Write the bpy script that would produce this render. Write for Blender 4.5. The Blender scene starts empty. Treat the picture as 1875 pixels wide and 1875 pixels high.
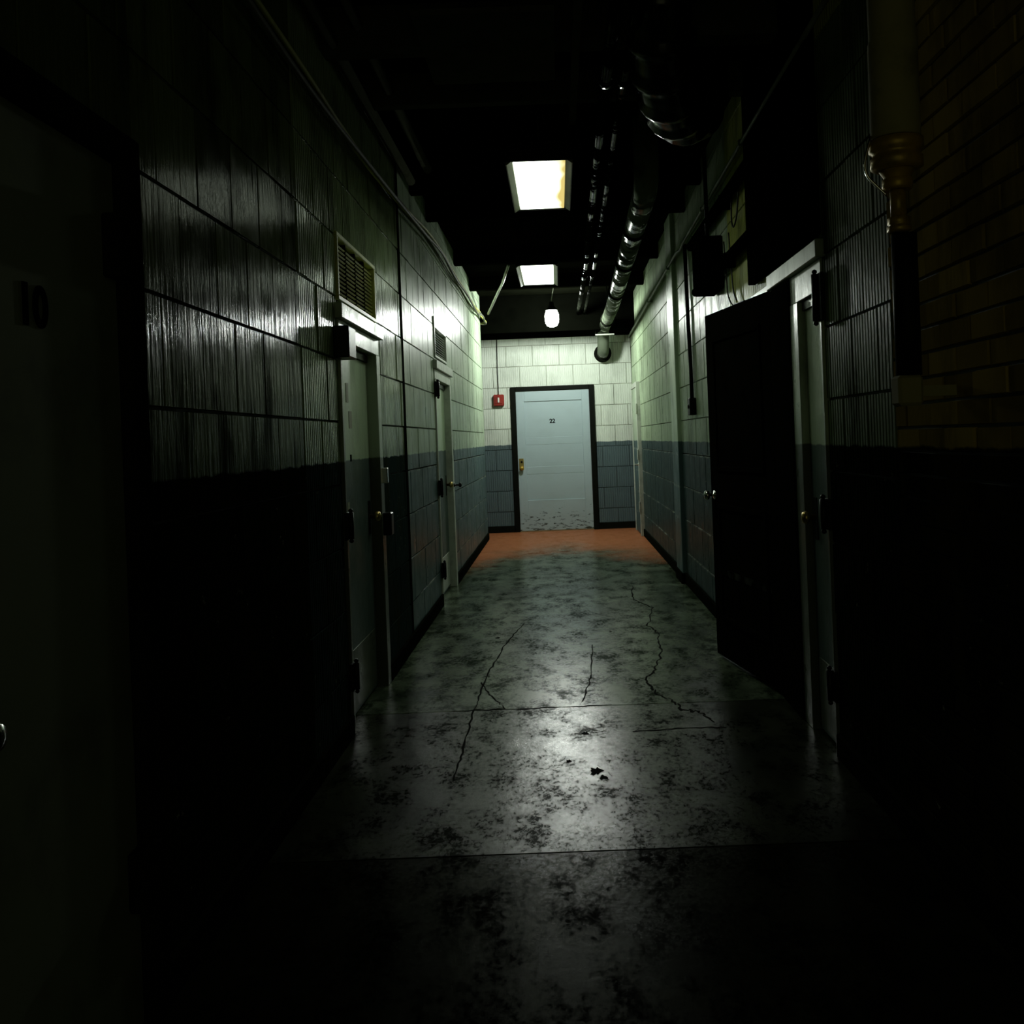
import bpy, bmesh, math, random
from mathutils import Vector, Matrix, noise as mnoise
random.seed(7)
R = math.radians
scene = bpy.context.scene
C = scene.collection

# ------------------------------------------------------------------ camera, world, exposure
EYE = 1.38
cam_d = bpy.data.cameras.new('camera')
cam_d.sensor_width = 36.0
cam_d.lens = 36.0 * 1800.0 / 1875.0
cam_d.shift_x = -85.5 / 1875.0
cam_d.shift_y = -134.5 / 1875.0
cam_d.clip_start = 0.05
cam = bpy.data.objects.new('camera', cam_d)
C.objects.link(cam)
cam.location = (0, 0, EYE)
cam.rotation_euler = (R(90), R(2.2), 0)
scene.camera = cam

world = bpy.data.worlds.new('world')
scene.world = world
world.use_nodes = True
wb = world.node_tree.nodes['Background']
wb.inputs[0].default_value = (0.95, 1.0, 0.52, 1)
wb.inputs[1].default_value = 0.16

vs = scene.view_settings
vs.view_transform = 'Standard'
vs.look = 'None'
vs.exposure = 0.0
vs.gamma = 1.0
vs.use_curve_mapping = False

BULB_L = 330.0      # radiance of the bare bulb
PANEL1_L = 6.5
PANEL2_L = 6.5

# ------------------------------------------------------------------ dimensions
XL, XR = -1.04, 1.13          # faces of the side walls
YE = 14.74                    # face of the end wall
YLC = 13.8                    # the left wall ends here, passage turns left
YB = -1.2                     # corridor open behind the camera
ZC = 3.42                     # ceiling
ZW = 1.31                     # top of the dark wainscot paint

# ------------------------------------------------------------------ materials
def new_mat(name):
    m = bpy.data.materials.new(name)
    m.use_nodes = True
    nt = m.node_tree
    return m, nt, nt.nodes, nt.links, nt.nodes['Principled BSDF']

def N(nt, kind, **kw):
    n = nt.nodes.new(kind)
    for k, v in kw.items():
        setattr(n, k, v)
    return n

def mixc(nt, fac, a, b, blend='MIX'):
    n = N(nt, 'ShaderNodeMix', data_type='RGBA', blend_type=blend)
    for sock, v in ((n.inputs[0], fac), (n.inputs[6], a), (n.inputs[7], b)):
        if hasattr(v, 'is_output'):
            nt.links.new(v, sock)
        elif isinstance(v, (int, float)):
            sock.default_value = v
        else:
            sock.default_value = (*v, 1) if len(v) == 3 else v
    return n.outputs[2]

def ramp(nt, val, lo, hi, a=0.0, b=1.0, smooth=False):
    n = N(nt, 'ShaderNodeMapRange')
    if smooth: n.interpolation_type = 'SMOOTHSTEP'
    nt.links.new(val, n.inputs[0])
    n.inputs[1].default_value = lo; n.inputs[2].default_value = hi
    n.inputs[3].default_value = a; n.inputs[4].default_value = b
    return n.outputs[0]

def math_n(nt, op, a, b=None):
    n = N(nt, 'ShaderNodeMath', operation=op)
    for i, v in enumerate((a, b)):
        if v is None: continue
        if hasattr(v, 'is_output'): nt.links.new(v, n.inputs[i])
        else: n.inputs[i].default_value = v
    return n.outputs[0]

def world_noise(nt, scale, detail=4, stretch=(1, 1, 1), rough=0.55, offset=(0, 0, 0)):
    g = N(nt, 'ShaderNodeNewGeometry')
    mp = N(nt, 'ShaderNodeMapping')
    mp.inputs['Scale'].default_value = stretch
    mp.inputs['Location'].default_value = offset
    nt.links.new(g.outputs['Position'], mp.inputs['Vector'])
    n = N(nt, 'ShaderNodeTexNoise')
    n.inputs['Scale'].default_value = scale
    n.inputs['Detail'].default_value = detail
    n.inputs['Roughness'].default_value = rough
    nt.links.new(mp.outputs[0], n.inputs['Vector'])
    return n.outputs['Fac']

def pos_xyz(nt):
    g = N(nt, 'ShaderNodeNewGeometry')
    s = N(nt, 'ShaderNodeSeparateXYZ')
    nt.links.new(g.outputs['Position'], s.inputs[0])
    return s.outputs

def add_bump(nt, bsdf, h, strength=0.3, dist=0.004):
    b = N(nt, 'ShaderNodeBump')
    b.inputs['Strength'].default_value = strength
    b.inputs['Distance'].default_value = dist
    nt.links.new(h, b.inputs['Height'])
    nt.links.new(b.outputs[0], bsdf.inputs['Normal'])

def wall_paint(name, upper, lower, grime=(0.05, 0.06, 0.035), grime_amt=0.5, rough=(0.28, 0.55), chips=0.66, vary=0.25, gloss=(0.5, 0.15), wear=0.0, bump=(0.35, 0.45)):
    m, nt, nodes, links, b = new_mat(name)
    p = pos_xyz(nt)
    edge = world_noise(nt, 9, 3)
    z = math_n(nt, 'ADD', p[2], math_n(nt, 'MULTIPLY', math_n(nt, 'SUBTRACT', edge, 0.5), 0.03))
    up = ramp(nt, z, ZW - 0.004, ZW + 0.004)
    # chipped dado paint
    chip = ramp(nt, world_noise(nt, 13, 6, (1, 1, 1.6), 0.65, (3, 1, 7)), chips, chips + 0.03)
    low = mixc(nt, math_n(nt, 'MULTIPLY', chip, 0.6), lower, (0.30, 0.30, 0.24))
    if wear:                                    # paint rubbed off the lips of the courses
        lip = ramp(nt, math_n(nt, 'PINGPONG', math_n(nt, 'ADD', p[2], 0.003), 0.15), 0.006, 0.016, 1, 0)
        wn = ramp(nt, world_noise(nt, 5, 6, (1, 1, 1), 0.7, (1, 8, 3)), 0.5, 0.58, 0, wear)
        low = mixc(nt, math_n(nt, 'MULTIPLY', lip, wn), low, (0.42, 0.46, 0.40))
    col = mixc(nt, up, low, upper)
    oi = N(nt, 'ShaderNodeObjectInfo')
    v = ramp(nt, oi.outputs['Random'], 0, 1, 1 - vary, 1.0)
    hs = N(nt, 'ShaderNodeHueSaturation')
    links.new(v, hs.inputs['Value']); links.new(col, hs.inputs['Color'])
    streak = ramp(nt, world_noise(nt, 5.5, 6, (1, 1, 0.22), 0.65), 0.47, 0.75, 0, grime_amt, True)
    blot = ramp(nt, world_noise(nt, 2.2, 5, (1, 1, 0.8), 0.6, (5, 2, 1)), 0.5, 0.72, 0, grime_amt * 0.8, True)
    col = mixc(nt, streak, hs.outputs[0], grime)
    col = mixc(nt, blot, col, grime)
    links.new(col, b.inputs['Base Color'])
    links.new(ramp(nt, world_noise(nt, 7, 4), 0.3, 0.7, *rough), b.inputs['Roughness'])
    gl = ramp(nt, up, 0, 1, gloss[1], gloss[0])
    dull = math_n(nt, 'SUBTRACT', 1.0, math_n(nt, 'MINIMUM', math_n(nt, 'MULTIPLY', math_n(nt, 'ADD', streak, blot), 1.3), 0.92))
    links.new(math_n(nt, 'MULTIPLY', gl, dull), b.inputs['Specular IOR Level'])
    add_bump(nt, b, world_noise(nt, 45, 5, (1, 1, bump[1])), bump[0], 0.004)
    return m

def simple(name, col, rough=0.5, metal=0.0, grime=None, amt=0.6, scale=6, bump=0.15, stretch=(1, 1, 1), spec=0.5, patchy=False):
    m, nt, nodes, links, b = new_mat(name)
    b.inputs['Roughness'].default_value = rough
    b.inputs['Metallic'].default_value = metal
    b.inputs['Specular IOR Level'].default_value = spec
    g = grime or tuple(c * 0.4 for c in col)
    f = ramp(nt, world_noise(nt, scale, 6, stretch, 0.62), 0.45, 0.72, 0, amt, True)
    links.new(mixc(nt, f, col, g), b.inputs['Base Color'])
    if patchy:
        links.new(ramp(nt, world_noise(nt, 2.6, 5, (1, 1, 1), 0.7, (9, 4, 2)), 0.52, 0.66, 0.0, spec, True), b.inputs['Specular IOR Level'])
    if bump:
        add_bump(nt, b, world_noise(nt, scale * 7, 4, stretch), bump, 0.002)
    return m

def emit(name, col, strength, edge=None):
    m = bpy.data.materials.new(name); m.use_nodes = True
    nt = m.node_tree; nt.nodes.clear()
    o = nt.nodes.new('ShaderNodeOutputMaterial'); e = nt.nodes.new('ShaderNodeEmission')
    e.inputs[0].default_value = (*col, 1); e.inputs[1].default_value = strength
    nt.links.new(e.outputs[0], o.inputs[0])
    if edge:                                    # emission fades to dim yellow towards one side of the lens
        tc = N(nt, 'ShaderNodeTexCoord'); s = N(nt, 'ShaderNodeSeparateXYZ')
        nt.links.new(tc.outputs['Generated'], s.inputs[0])
        nz = N(nt, 'ShaderNodeTexNoise'); nz.inputs['Scale'].default_value = 2.2
        nt.links.new(tc.outputs['Generated'], nz.inputs[0])
        t = math_n(nt, 'ADD', s.outputs[0], math_n(nt, 'MULTIPLY', math_n(nt, 'SUBTRACT', nz.outputs[0], 0.5), 0.5))
        f = ramp(nt, t, 0.45, 0.95, 0, 1)
        nt.links.new(mixc(nt, f, col, edge), e.inputs[0])
    return m

M = {}
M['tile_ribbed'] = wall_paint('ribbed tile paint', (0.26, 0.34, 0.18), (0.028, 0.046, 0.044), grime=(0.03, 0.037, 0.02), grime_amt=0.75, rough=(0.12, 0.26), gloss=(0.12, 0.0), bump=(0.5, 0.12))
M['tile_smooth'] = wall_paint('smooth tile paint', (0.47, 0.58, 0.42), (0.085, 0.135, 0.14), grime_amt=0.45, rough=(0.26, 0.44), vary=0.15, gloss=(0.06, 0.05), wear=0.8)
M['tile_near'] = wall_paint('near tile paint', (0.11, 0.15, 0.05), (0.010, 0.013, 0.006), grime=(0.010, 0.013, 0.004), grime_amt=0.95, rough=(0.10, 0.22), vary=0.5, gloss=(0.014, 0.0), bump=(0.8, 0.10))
M['tile_end'] = wall_paint('end wall tile paint', (0.66, 0.71, 0.63), (0.095, 0.135, 0.145), grime_amt=0.2, rough=(0.4, 0.6), vary=0.1, chips=0.72)
M['tile_right'] = wall_paint('right tile paint', (0.45, 0.56, 0.38), (0.05, 0.085, 0.085), grime_amt=0.55, rough=(0.25, 0.42), vary=0.2, gloss=(0.05, 0.05), wear=0.9)
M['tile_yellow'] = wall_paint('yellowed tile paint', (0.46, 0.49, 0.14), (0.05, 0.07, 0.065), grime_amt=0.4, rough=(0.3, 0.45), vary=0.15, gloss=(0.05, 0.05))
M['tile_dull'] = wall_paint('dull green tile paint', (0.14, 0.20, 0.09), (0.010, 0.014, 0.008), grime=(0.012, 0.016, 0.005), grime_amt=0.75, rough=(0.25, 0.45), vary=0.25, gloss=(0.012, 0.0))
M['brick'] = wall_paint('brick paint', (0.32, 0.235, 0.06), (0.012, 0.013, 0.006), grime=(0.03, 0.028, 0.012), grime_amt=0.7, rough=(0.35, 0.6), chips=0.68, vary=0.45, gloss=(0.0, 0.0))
M['mortar'] = wall_paint('mortar', (0.06, 0.065, 0.04), (0.015, 0.018, 0.014), grime_amt=0.5, rough=(0.6, 0.8), gloss=(0.1, 0.05))
M['mortar_end'] = wall_paint('pale mortar', (0.36, 0.38, 0.31), (0.09, 0.11, 0.11), grime_amt=0.6, rough=(0.6, 0.8), gloss=(0.2, 0.1))
M['black'] = simple('black paint', (0.005, 0.006, 0.004), 0.5, spec=0.06)
M['matte'] = simple('soot black soffit', (0.0012, 0.0014, 0.0009), 0.9, spec=0.0)  # colour cut to near nothing so the bulb leaves these parts black
M['ceiling'] = simple('flat black ceiling', (0.003, 0.0035, 0.002), 0.9, spec=0.0)  # black paint, darkened until the bulb's light on the far beams hardly shows
M['beam'] = simple('grey beam paint', (0.055, 0.06, 0.04), 0.9, spec=0.0)
M['base'] = simple('black rubber base', (0.008, 0.009, 0.006), 0.6, spec=0.0)
M['hinge'] = simple('black iron', (0.008, 0.008, 0.007), 0.35, spec=0.15)
M['frame_grey'] = wall_paint('door frame paint', (0.44, 0.53, 0.42), (0.11, 0.13, 0.10), grime_amt=0.45, rough=(0.25, 0.4), vary=0.0, gloss=(0.35, 0.1))
M['leaf_green'] = wall_paint('door leaf paint', (0.56, 0.70, 0.48), (0.10, 0.14, 0.13), grime_amt=0.3, rough=(0.32, 0.48), vary=0.0, gloss=(0.6, 0.10), chips=0.70)
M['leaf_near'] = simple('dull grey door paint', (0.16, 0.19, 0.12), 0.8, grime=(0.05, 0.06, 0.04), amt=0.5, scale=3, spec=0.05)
M['leaf_black'] = simple('black brown door paint', (0.007, 0.007, 0.005), 0.8, spec=0.0)
M['steel'] = simple('galvanised steel', (0.42, 0.45, 0.38), 0.30, 0.9, grime=(0.12, 0.13, 0.09), amt=0.7, scale=5)
M['pipe_dark'] = simple('dark pipe', (0.006, 0.007, 0.005), 0.14, 0.0, scale=5, spec=0.15, patchy=True)
M['pipe_wrap'] = simple('grey pipe wrap', (0.10, 0.12, 0.085), 0.22, 0.0, grime=(0.012, 0.015, 0.010), amt=0.95, scale=4, patchy=True)
M['duct'] = simple('black duct skin', (0.006, 0.007, 0.005), 0.22, spec=0.4, bump=0)
M['brass'] = simple('old brass', (0.42, 0.27, 0.035), 0.4, 0.4, grime=(0.12, 0.09, 0.02), amt=0.7, scale=14)
M['brass_bright'] = simple('brass lock', (0.62, 0.46, 0.16), 0.3, 0.9)
M['chrome'] = simple('chrome', (0.7, 0.7, 0.66), 0.18, 1.0, amt=0.2)
M['insul'] = simple('pale pipe insulation', (0.24, 0.22, 0.09), 0.9, grime=(0.07, 0.07, 0.03), amt=0.6)
M['red'] = simple('red alarm enamel', (0.26, 0.02, 0.012), 0.4)
M['white'] = simple('white plastic', (0.75, 0.73, 0.68), 0.4, amt=0.2)
M['cable_yellow'] = simple('yellow cable jacket', (0.44, 0.46, 0.13), 0.7, grime=(0.08, 0.08, 0.03), amt=0.8, scale=1.5, spec=0.05)
M['cable_grey'] = simple('grey cable jacket', (0.12, 0.13, 0.10), 0.7, spec=0.05)
M['conduit'] = simple('painted conduit', (0.20, 0.23, 0.19), 0.5, grime=(0.03, 0.035, 0.028), amt=0.9, scale=1.5, spec=0.2)
M['wire'] = simple('black wire', (0.012, 0.012, 0.01), 0.5)
M['slat'] = simple('yellowed louver paint', (0.50, 0.53, 0.17), 0.4, grime=(0.14, 0.15, 0.05), amt=0.6, scale=9)
M['slat_pale'] = simple('pale louver paint', (0.50, 0.54, 0.46), 0.4)
M['paper'] = simple('old notice paper', (0.40, 0.42, 0.30), 0.7, amt=0.4)
M['ink'] = simple('black ink', (0.004, 0.004, 0.004), 0.9, spec=0.0)
M['fixture'] = simple('lamp housing dull enamel', (0.10, 0.11, 0.06), 0.5, amt=0.5)
M['lens1'] = emit('lamp lens yellow-edged', (0.86, 1.0, 0.80), PANEL1_L, edge=(0.125, 0.10, 0.032))
M['lens2'] = emit('lamp lens', (0.86, 1.0, 0.80), PANEL2_L)
M['bulb'] = emit('bulb glass lit', (0.93, 1.0, 0.91), BULB_L)

# door 22: pale blue paint, scuffed to bare dark wood along the foot
def door22_mat():
    m, nt, nodes, links, b = new_mat('pale blue door paint')
    p = pos_xyz(nt)
    n1 = world_noise(nt, 16, 7, (0.6, 1, 2.2), 0.7, (2.3, 0, 1.7))
    low = ramp(nt, p[2], 0.05, 0.75, 0.09, -0.13)
    chip = ramp(nt, math_n(nt, 'ADD', n1, low), 0.635, 0.655)
    soft = ramp(nt, world_noise(nt, 2.5, 4, (1, 1, 2)), 0.45, 0.75, 0, 0.35, True)
    c = mixc(nt, soft, (0.37, 0.46, 0.49), (0.30, 0.37, 0.38))
    c = mixc(nt, chip, c, (0.035, 0.045, 0.035))
    links.new(c, b.inputs['Base Color'])
    b.inputs['Roughness'].default_value = 0.4
    add_bump(nt, b, world_noise(nt, 30, 4), 0.15, 0.002)
    return m
M['door22'] = door22_mat()

def floor_mat(name, rough_lo, rough_hi, base, dark, dark_amt, spec=0.5):
    m, nt, nodes, links, b = new_mat(name)
    p = pos_xyz(nt)
    n_big = world_noise(nt, 1.3, 6, (1, 0.8, 1), 0.65)
    n_mid = world_noise(nt, 6.0, 10, (1, 0.55, 1), 0.74, (4, 3, 0))
    n_fine = world_noise(nt, 48, 9, (1, 0.62, 1), 0.82, (2, 5, 0))
    c = mixc(nt, ramp(nt, math_n(nt, 'ADD', math_n(nt, 'MULTIPLY', n_mid, 0.7), math_n(nt, 'MULTIPLY', n_fine, 0.3)), 0.44, 0.58, 0, dark_amt, True), base, dark)
    c = mixc(nt, ramp(nt, n_big, 0.42, 0.62, 0, 0.7, True), c, dark)
    # worn red floor paint left at the far end
    ny = math_n(nt, 'ADD', p[1], math_n(nt, 'MULTIPLY', math_n(nt, 'SUBTRACT', n_big, 0.5), 3.0))
    ax = math_n(nt, 'ABSOLUTE', math_n(nt, 'SUBTRACT', p[0], 0.02))
    ny = math_n(nt, 'ADD', ny, math_n(nt, 'MULTIPLY', ax, 1.3))
    red = ramp(nt, ny, 11.3, 13.6, 0, 1, True)
    redc = mixc(nt, ramp(nt, n_mid, 0.4, 0.7, 0, 0.5, True), (0.40, 0.135, 0.055), (0.26, 0.12, 0.06))
    c = mixc(nt, red, c, redc)
    links.new(c, b.inputs['Base Color'])
    r = ramp(nt, math_n(nt, 'ADD', math_n(nt, 'MULTIPLY', n_mid, 0.6), math_n(nt, 'MULTIPLY', n_fine, 0.4)), 0.36, 0.64, rough_lo, rough_hi)
    r2 = math_n(nt, 'ADD', r, math_n(nt, 'MULTIPLY', red, 0.18))
    links.new(r2, b.inputs['Roughness'])
    sp = ramp(nt, math_n(nt, 'ADD', math_n(nt, 'MULTIPLY', n_mid, 0.55), math_n(nt, 'MULTIPLY', n_fine, 0.45)), 0.42, 0.57, spec, spec * 0.02, True)
    links.new(sp, b.inputs['Specular IOR Level'])
    add_bump(nt, b, math_n(nt, 'ADD', math_n(nt, 'MULTIPLY', n_mid, 0.7), math_n(nt, 'MULTIPLY', n_fine, 0.3)), 0.4, 0.004)
    return m
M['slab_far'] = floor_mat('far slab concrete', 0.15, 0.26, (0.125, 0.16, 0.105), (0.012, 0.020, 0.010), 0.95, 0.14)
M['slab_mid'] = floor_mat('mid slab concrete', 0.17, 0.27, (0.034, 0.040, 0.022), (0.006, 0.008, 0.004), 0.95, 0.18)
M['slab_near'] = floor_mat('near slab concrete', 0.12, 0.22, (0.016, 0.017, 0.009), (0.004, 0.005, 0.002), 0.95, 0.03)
M['crack'] = simple('crack dirt', (0.006, 0.007, 0.005), 0.95, spec=0.05)

# ------------------------------------------------------------------ mesh helpers
def bm_new(): return bmesh.new()

def box(bm, x0, x1, y0, y1, z0, z1, bev=0.0):
    x0, x1 = min(x0, x1), max(x0, x1); y0, y1 = min(y0, y1), max(y0, y1); z0, z1 = min(z0, z1), max(z0, z1)
    vs_ = [bm.verts.new((x, y, z)) for z in (z0, z1) for y in (y0, y1) for x in (x0, x1)]
    f = [(0, 2, 3, 1), (4, 5, 7, 6), (0, 1, 5, 4), (2, 6, 7, 3), (0, 4, 6, 2), (1, 3, 7, 5)]
    faces = [bm.faces.new([vs_[i] for i in q]) for q in f]
    if bev:
        es = list({e for q in faces for e in q.edges})
        bmesh.ops.bevel(bm, geom=es, offset=bev, segments=1, affect='EDGES', profile=0.5)
    return bm

def ring_frame(d):
    d = d.normalized()
    a = Vector((0, 0, 1)) if abs(d.z) < 0.9 else Vector((1, 0, 0))
    u = d.cross(a).normalized(); v = d.cross(u).normalized()
    return u, v

def tube(bm, pts, r, seg=8, caps=True):
    pts = [Vector(p) for p in pts]
    rings = []; n = len(pts)
    u = v = None
    for i, p in enumerate(pts):
        d = (pts[min(i + 1, n - 1)] - pts[max(i - 1, 0)])
        if u is None:
            u, v = ring_frame(d)
        else:
            dn = d.normalized(); u = (u - dn * u.dot(dn)).normalized(); v = dn.cross(u).normalized()
        rr = r[i] if isinstance(r, (list, tuple)) else r
        rings.append([bm.verts.new(p + (u * math.cos(2 * math.pi * k / seg) + v * math.sin(2 * math.pi * k / seg)) * rr) for k in range(seg)])
    for a, b in zip(rings[:-1], rings[1:]):
        for k in range(seg):
            f = bm.faces.new((a[k], a[(k + 1) % seg], b[(k + 1) % seg], b[k])); f.smooth = True
    if caps:
        bm.faces.new(rings[0]); bm.faces.new(rings[-1])
    return bm

def lathe(bm, base, prof, axis=(0, 0, 1), seg=20):
    """prof: list of (radius, distance along axis)"""
    base = Vector(base); ax = Vector(axis).normalized(); u, v = ring_frame(ax)
    rings = []
    for r, h in prof:
        c = base + ax * h
        rings.append([bm.verts.new(c + (u * math.cos(2 * math.pi * k / seg) + v * math.sin(2 * math.pi * k / seg)) * max(r, 1e-4)) for k in range(seg)])
    for a, b in zip(rings[:-1], rings[1:]):
        for k in range(seg):
            f = bm.faces.new((a[k], a[(k + 1) % seg], b[(k + 1) % seg], b[k])); f.smooth = True
    bm.faces.new(rings[0]); bm.faces.new(rings[-1])
    return bm

def obj(name, bm, mat, parent=None):
    bmesh.ops.recalc_face_normals(bm, faces=bm.faces[:])
    me = bpy.data.meshes.new(name); 
    if parent is not None:
        bmesh.ops.translate(bm, vec=-parent_origin(parent), verts=bm.verts[:])
    bm.to_mesh(me); bm.free()
    me.materials.append(M[mat])
    o = bpy.data.objects.new(name, me); C.objects.link(o)
    if parent is not None: o.parent = parent
    return o

def parent_origin(p):
    v = Vector((0, 0, 0))
    while p is not None:
        v += Vector(p.location); p = p.parent
    return v

def recenter(o, loc):
    """move the origin of a parentless, childless mesh object to loc"""
    o.data.transform(Matrix.Translation(-Vector(loc))); o.location = loc
    return o

def tag(o, label, cat, group=None):
    o['label'] = label; o['category'] = cat
    if group: o['group'] = group
    return o

def thing(name, label, cat, loc, group=None):
    o = bpy.data.objects.new(name, None); C.objects.link(o)
    o.empty_display_size = 0.1; o.location = loc
    return tag(o, label, cat, group)

def struct(o, label=None, cat=None):
    o['kind'] = 'structure'
    if label: o['label'] = label
    if cat: o['category'] = cat
    return o

# ------------------------------------------------------------------ rectangles minus openings
def subtract(rect, holes, eps=0.012):
    out = [rect]
    for h in holes:
        nxt = []
        for (a, b, c, d) in out:
            if h[0] >= b - 1e-6 or h[1] <= a + 1e-6 or h[2] >= d - 1e-6 or h[3] <= c + 1e-6:
                nxt.append((a, b, c, d)); continue
            if h[0] - a > eps: nxt.append((a, h[0], c, d))
            if b - h[1] > eps: nxt.append((h[1], b, c, d))
            m0, m1 = max(a, h[0]), min(b, h[1])
            if h[2] - c > eps: nxt.append((m0, m1, c, h[2]))
            if d - h[3] > eps: nxt.append((m0, m1, h[3], d))
        out = nxt
    return out

# tile / brick meshes, local: x along wall, y out of the wall, z up, origin at centre of the back
PROUD = 0.012
def tile_bm(bm, w, h, ribs, ox=0.0, oy=0.0, oz=0.0, jit=0.0, M4=None):
    j = 0.006
    hw, hh = w / 2 - j / 2, h / 2 - j / 2
    e = min(0.003, hw * 0.3, hh * 0.3)
    prof = [(-hw, 0.0), (-hw, PROUD - 0.005 + jit), (-hw + e, PROUD + jit)]
    if ribs:
        n = max(2, int(round(w / 0.034))); p = (2 * hw - 2 * e) / n
        for i in range(n):
            x = -hw + e + i * p
            prof += [(x + p * 0.62, PROUD + jit), (x + p * 0.72, PROUD - 0.0055 + jit), (x + p * 0.9, PROUD - 0.0055 + jit)]
            if i < n - 1: prof.append((x + p, PROUD + jit))
    prof += [(hw - e, PROUD + jit), (hw, PROUD - 0.005 + jit), (hw, 0.0)]
    lo, hi, lo0, hi0 = [], [], [], []
    nv = []
    def V(x, y, z):
        v = Vector((x + ox, y + oy, z + oz))
        if M4 is not None: v = M4 @ v
        return bm.verts.new(v)
    for (x, y) in prof:
        lo.append(V(x, y, -hh + (e if y > 0.004 else 0))); hi.append(V(x, y, hh - (e if y > 0.004 else 0)))
    for a in range(len(prof) - 1):
        bm.faces.new((lo[a], lo[a + 1], hi[a + 1], hi[a]))
    lb = [V(-hw, 0, -hh), V(hw, 0, -hh)]; tb = [V(-hw, 0, hh), V(hw, 0, hh)]
    try:
        bm.faces.new([lb[0], lb[1]] + lo[::-1]); bm.faces.new([tb[1], tb[0]] + hi)
    except ValueError:
        pass

_cache = {}
def tile_mesh(w, h, ribs, mat):
    k = (round(w, 2), round(h, 2), ribs, mat)
    if k not in _cache:
        bm = bm_new(); tile_bm(bm, w, h, ribs)
        bmesh.ops.recalc_face_normals(bm, faces=bm.faces[:])
        me = bpy.data.meshes.new('tile'); bm.to_mesh(me); bm.free(); me.materials.append(M[mat])
        _cache[k] = me
    return _cache[k]

def wall_matrix(side, s, z):
    """world matrix of a tile centred at distance s along the wall and height z"""
    if side == 'left':  return Matrix.Translation((XL - PROUD, s, z)) @ Matrix.Rotation(R(-90), 4, 'Z')
    if side == 'right': return Matrix.Translation((XR + PROUD, s, z)) @ Matrix.Rotation(R(90), 4, 'Z')
    if side == 'end':   return Matrix.Translation((s, YE + PROUD, z)) @ Matrix.Rotation(R(180), 4, 'Z')

def lay(side, parent, name, s0, s1, z0, z1, bw, bh, holes, ribs, mat, single, phase=0.0, tilt=0.004):
    """running-bond courses; single(s, z) says whether a piece is an object of its own"""
    po = parent_origin(parent)
    rest = bm_new(); cnt = 0
    nr = int(math.ceil((z1 - z0) / bh - 1e-6))
    for r in range(nr):
        za, zb = z0 + r * bh, min(z0 + (r + 1) * bh, z1)
        if zb - za < 0.03: continue
        s = s0 - (bw / 2 if r % 2 else 0) - phase
        while s < s1 - 1e-6:
            a, b = max(s, s0), min(s + bw, s1); s += bw
            if b - a < 0.02: continue
            for (p, q, c, d) in subtract((a, b, za, zb), holes):
                w, h = q - p, d - c
                if w < 0.02 or h < 0.02: continue
                cs, cz = (p + q) / 2, (c + d) / 2
                mt = mat(cs, cz) if callable(mat) else mat
                Mx = wall_matrix(side, cs, cz)
                if single(cs, cz):
                    o = bpy.data.objects.new(name, tile_mesh(w, h, ribs, mt)); C.objects.link(o)
                    out = Vector((0, random.uniform(-tilt, tilt * 0.4), 0))
                    o.matrix_world = Matrix.Translation(-po) @ Mx @ Matrix.Translation(out) @ Matrix.Rotation(R(random.uniform(-0.4, 0.4)), 4, 'Z')
                    o.parent = parent; cnt += 1
                else:
                    tile_bm(rest, w, h, ribs, jit=random.uniform(-0.0025, 0.001), M4=Mx)
    if len(rest.verts):
        o = obj(name + '_field', rest, mat('rest', 0) if callable(mat) else mat, parent); o['kind'] = 'stuff'
    else:
        rest.free()
    return cnt

def backing(name, side, s0, s1, z0, z1, holes, mat, thick=0.16):
    bm = bm_new()
    for (a, b, c, d) in subtract((s0, s1, z0, z1), holes):
        if side == 'left':  box(bm, XL - PROUD - thick, XL - PROUD, a, b, c, d)
        if side == 'right': box(bm, XR + PROUD, XR + PROUD + thick, a, b, c, d)
        if side == 'end':   box(bm, a, b, YE + PROUD, YE + PROUD + thick, c, d)
    return struct(obj(name, bm, mat))

# ------------------------------------------------------------------ openings (s0, s1, z0, z1)
D1 = (4.70, 5.74, 0.0, 2.07)       # left, first green door
D2 = (8.35, 9.55, 0.0, 2.09)       # left, second door
D10 = (1.50, 2.46, 0.0, 2.16)      # left, near door
R1 = (4.12, 5.02, 0.0, 2.17)       # right, green grey door
R2 = (5.06, 6.10, 0.0, 2.14)       # right, doorway of the ajar black door
R3 = (13.45, 14.42, 0.0, 2.12)     # right, door by the end wall
E22 = (-0.70, 0.555, 0.0, 2.17)    # end door with frame
V1 = (4.72, 5.70, 2.09, 2.42)      # louvers
V2 = (8.42, 9.30, 2.12, 2.47)

# ------------------------------------------------------------------ floor
fl = bm_new(); box(fl, -2.4, 1.32, YB, YE + 0.2, -0.12, -0.02)
floor = struct(obj('floor', fl, 'crack'), 'cracked glossy concrete corridor floor with worn red paint at the far end')
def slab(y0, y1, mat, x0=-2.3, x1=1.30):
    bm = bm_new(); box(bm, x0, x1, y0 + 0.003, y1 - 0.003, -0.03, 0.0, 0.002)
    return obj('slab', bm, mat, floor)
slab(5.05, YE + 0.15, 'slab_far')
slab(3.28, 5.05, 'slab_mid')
slab(YB, 3.28, 'slab_near')

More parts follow.
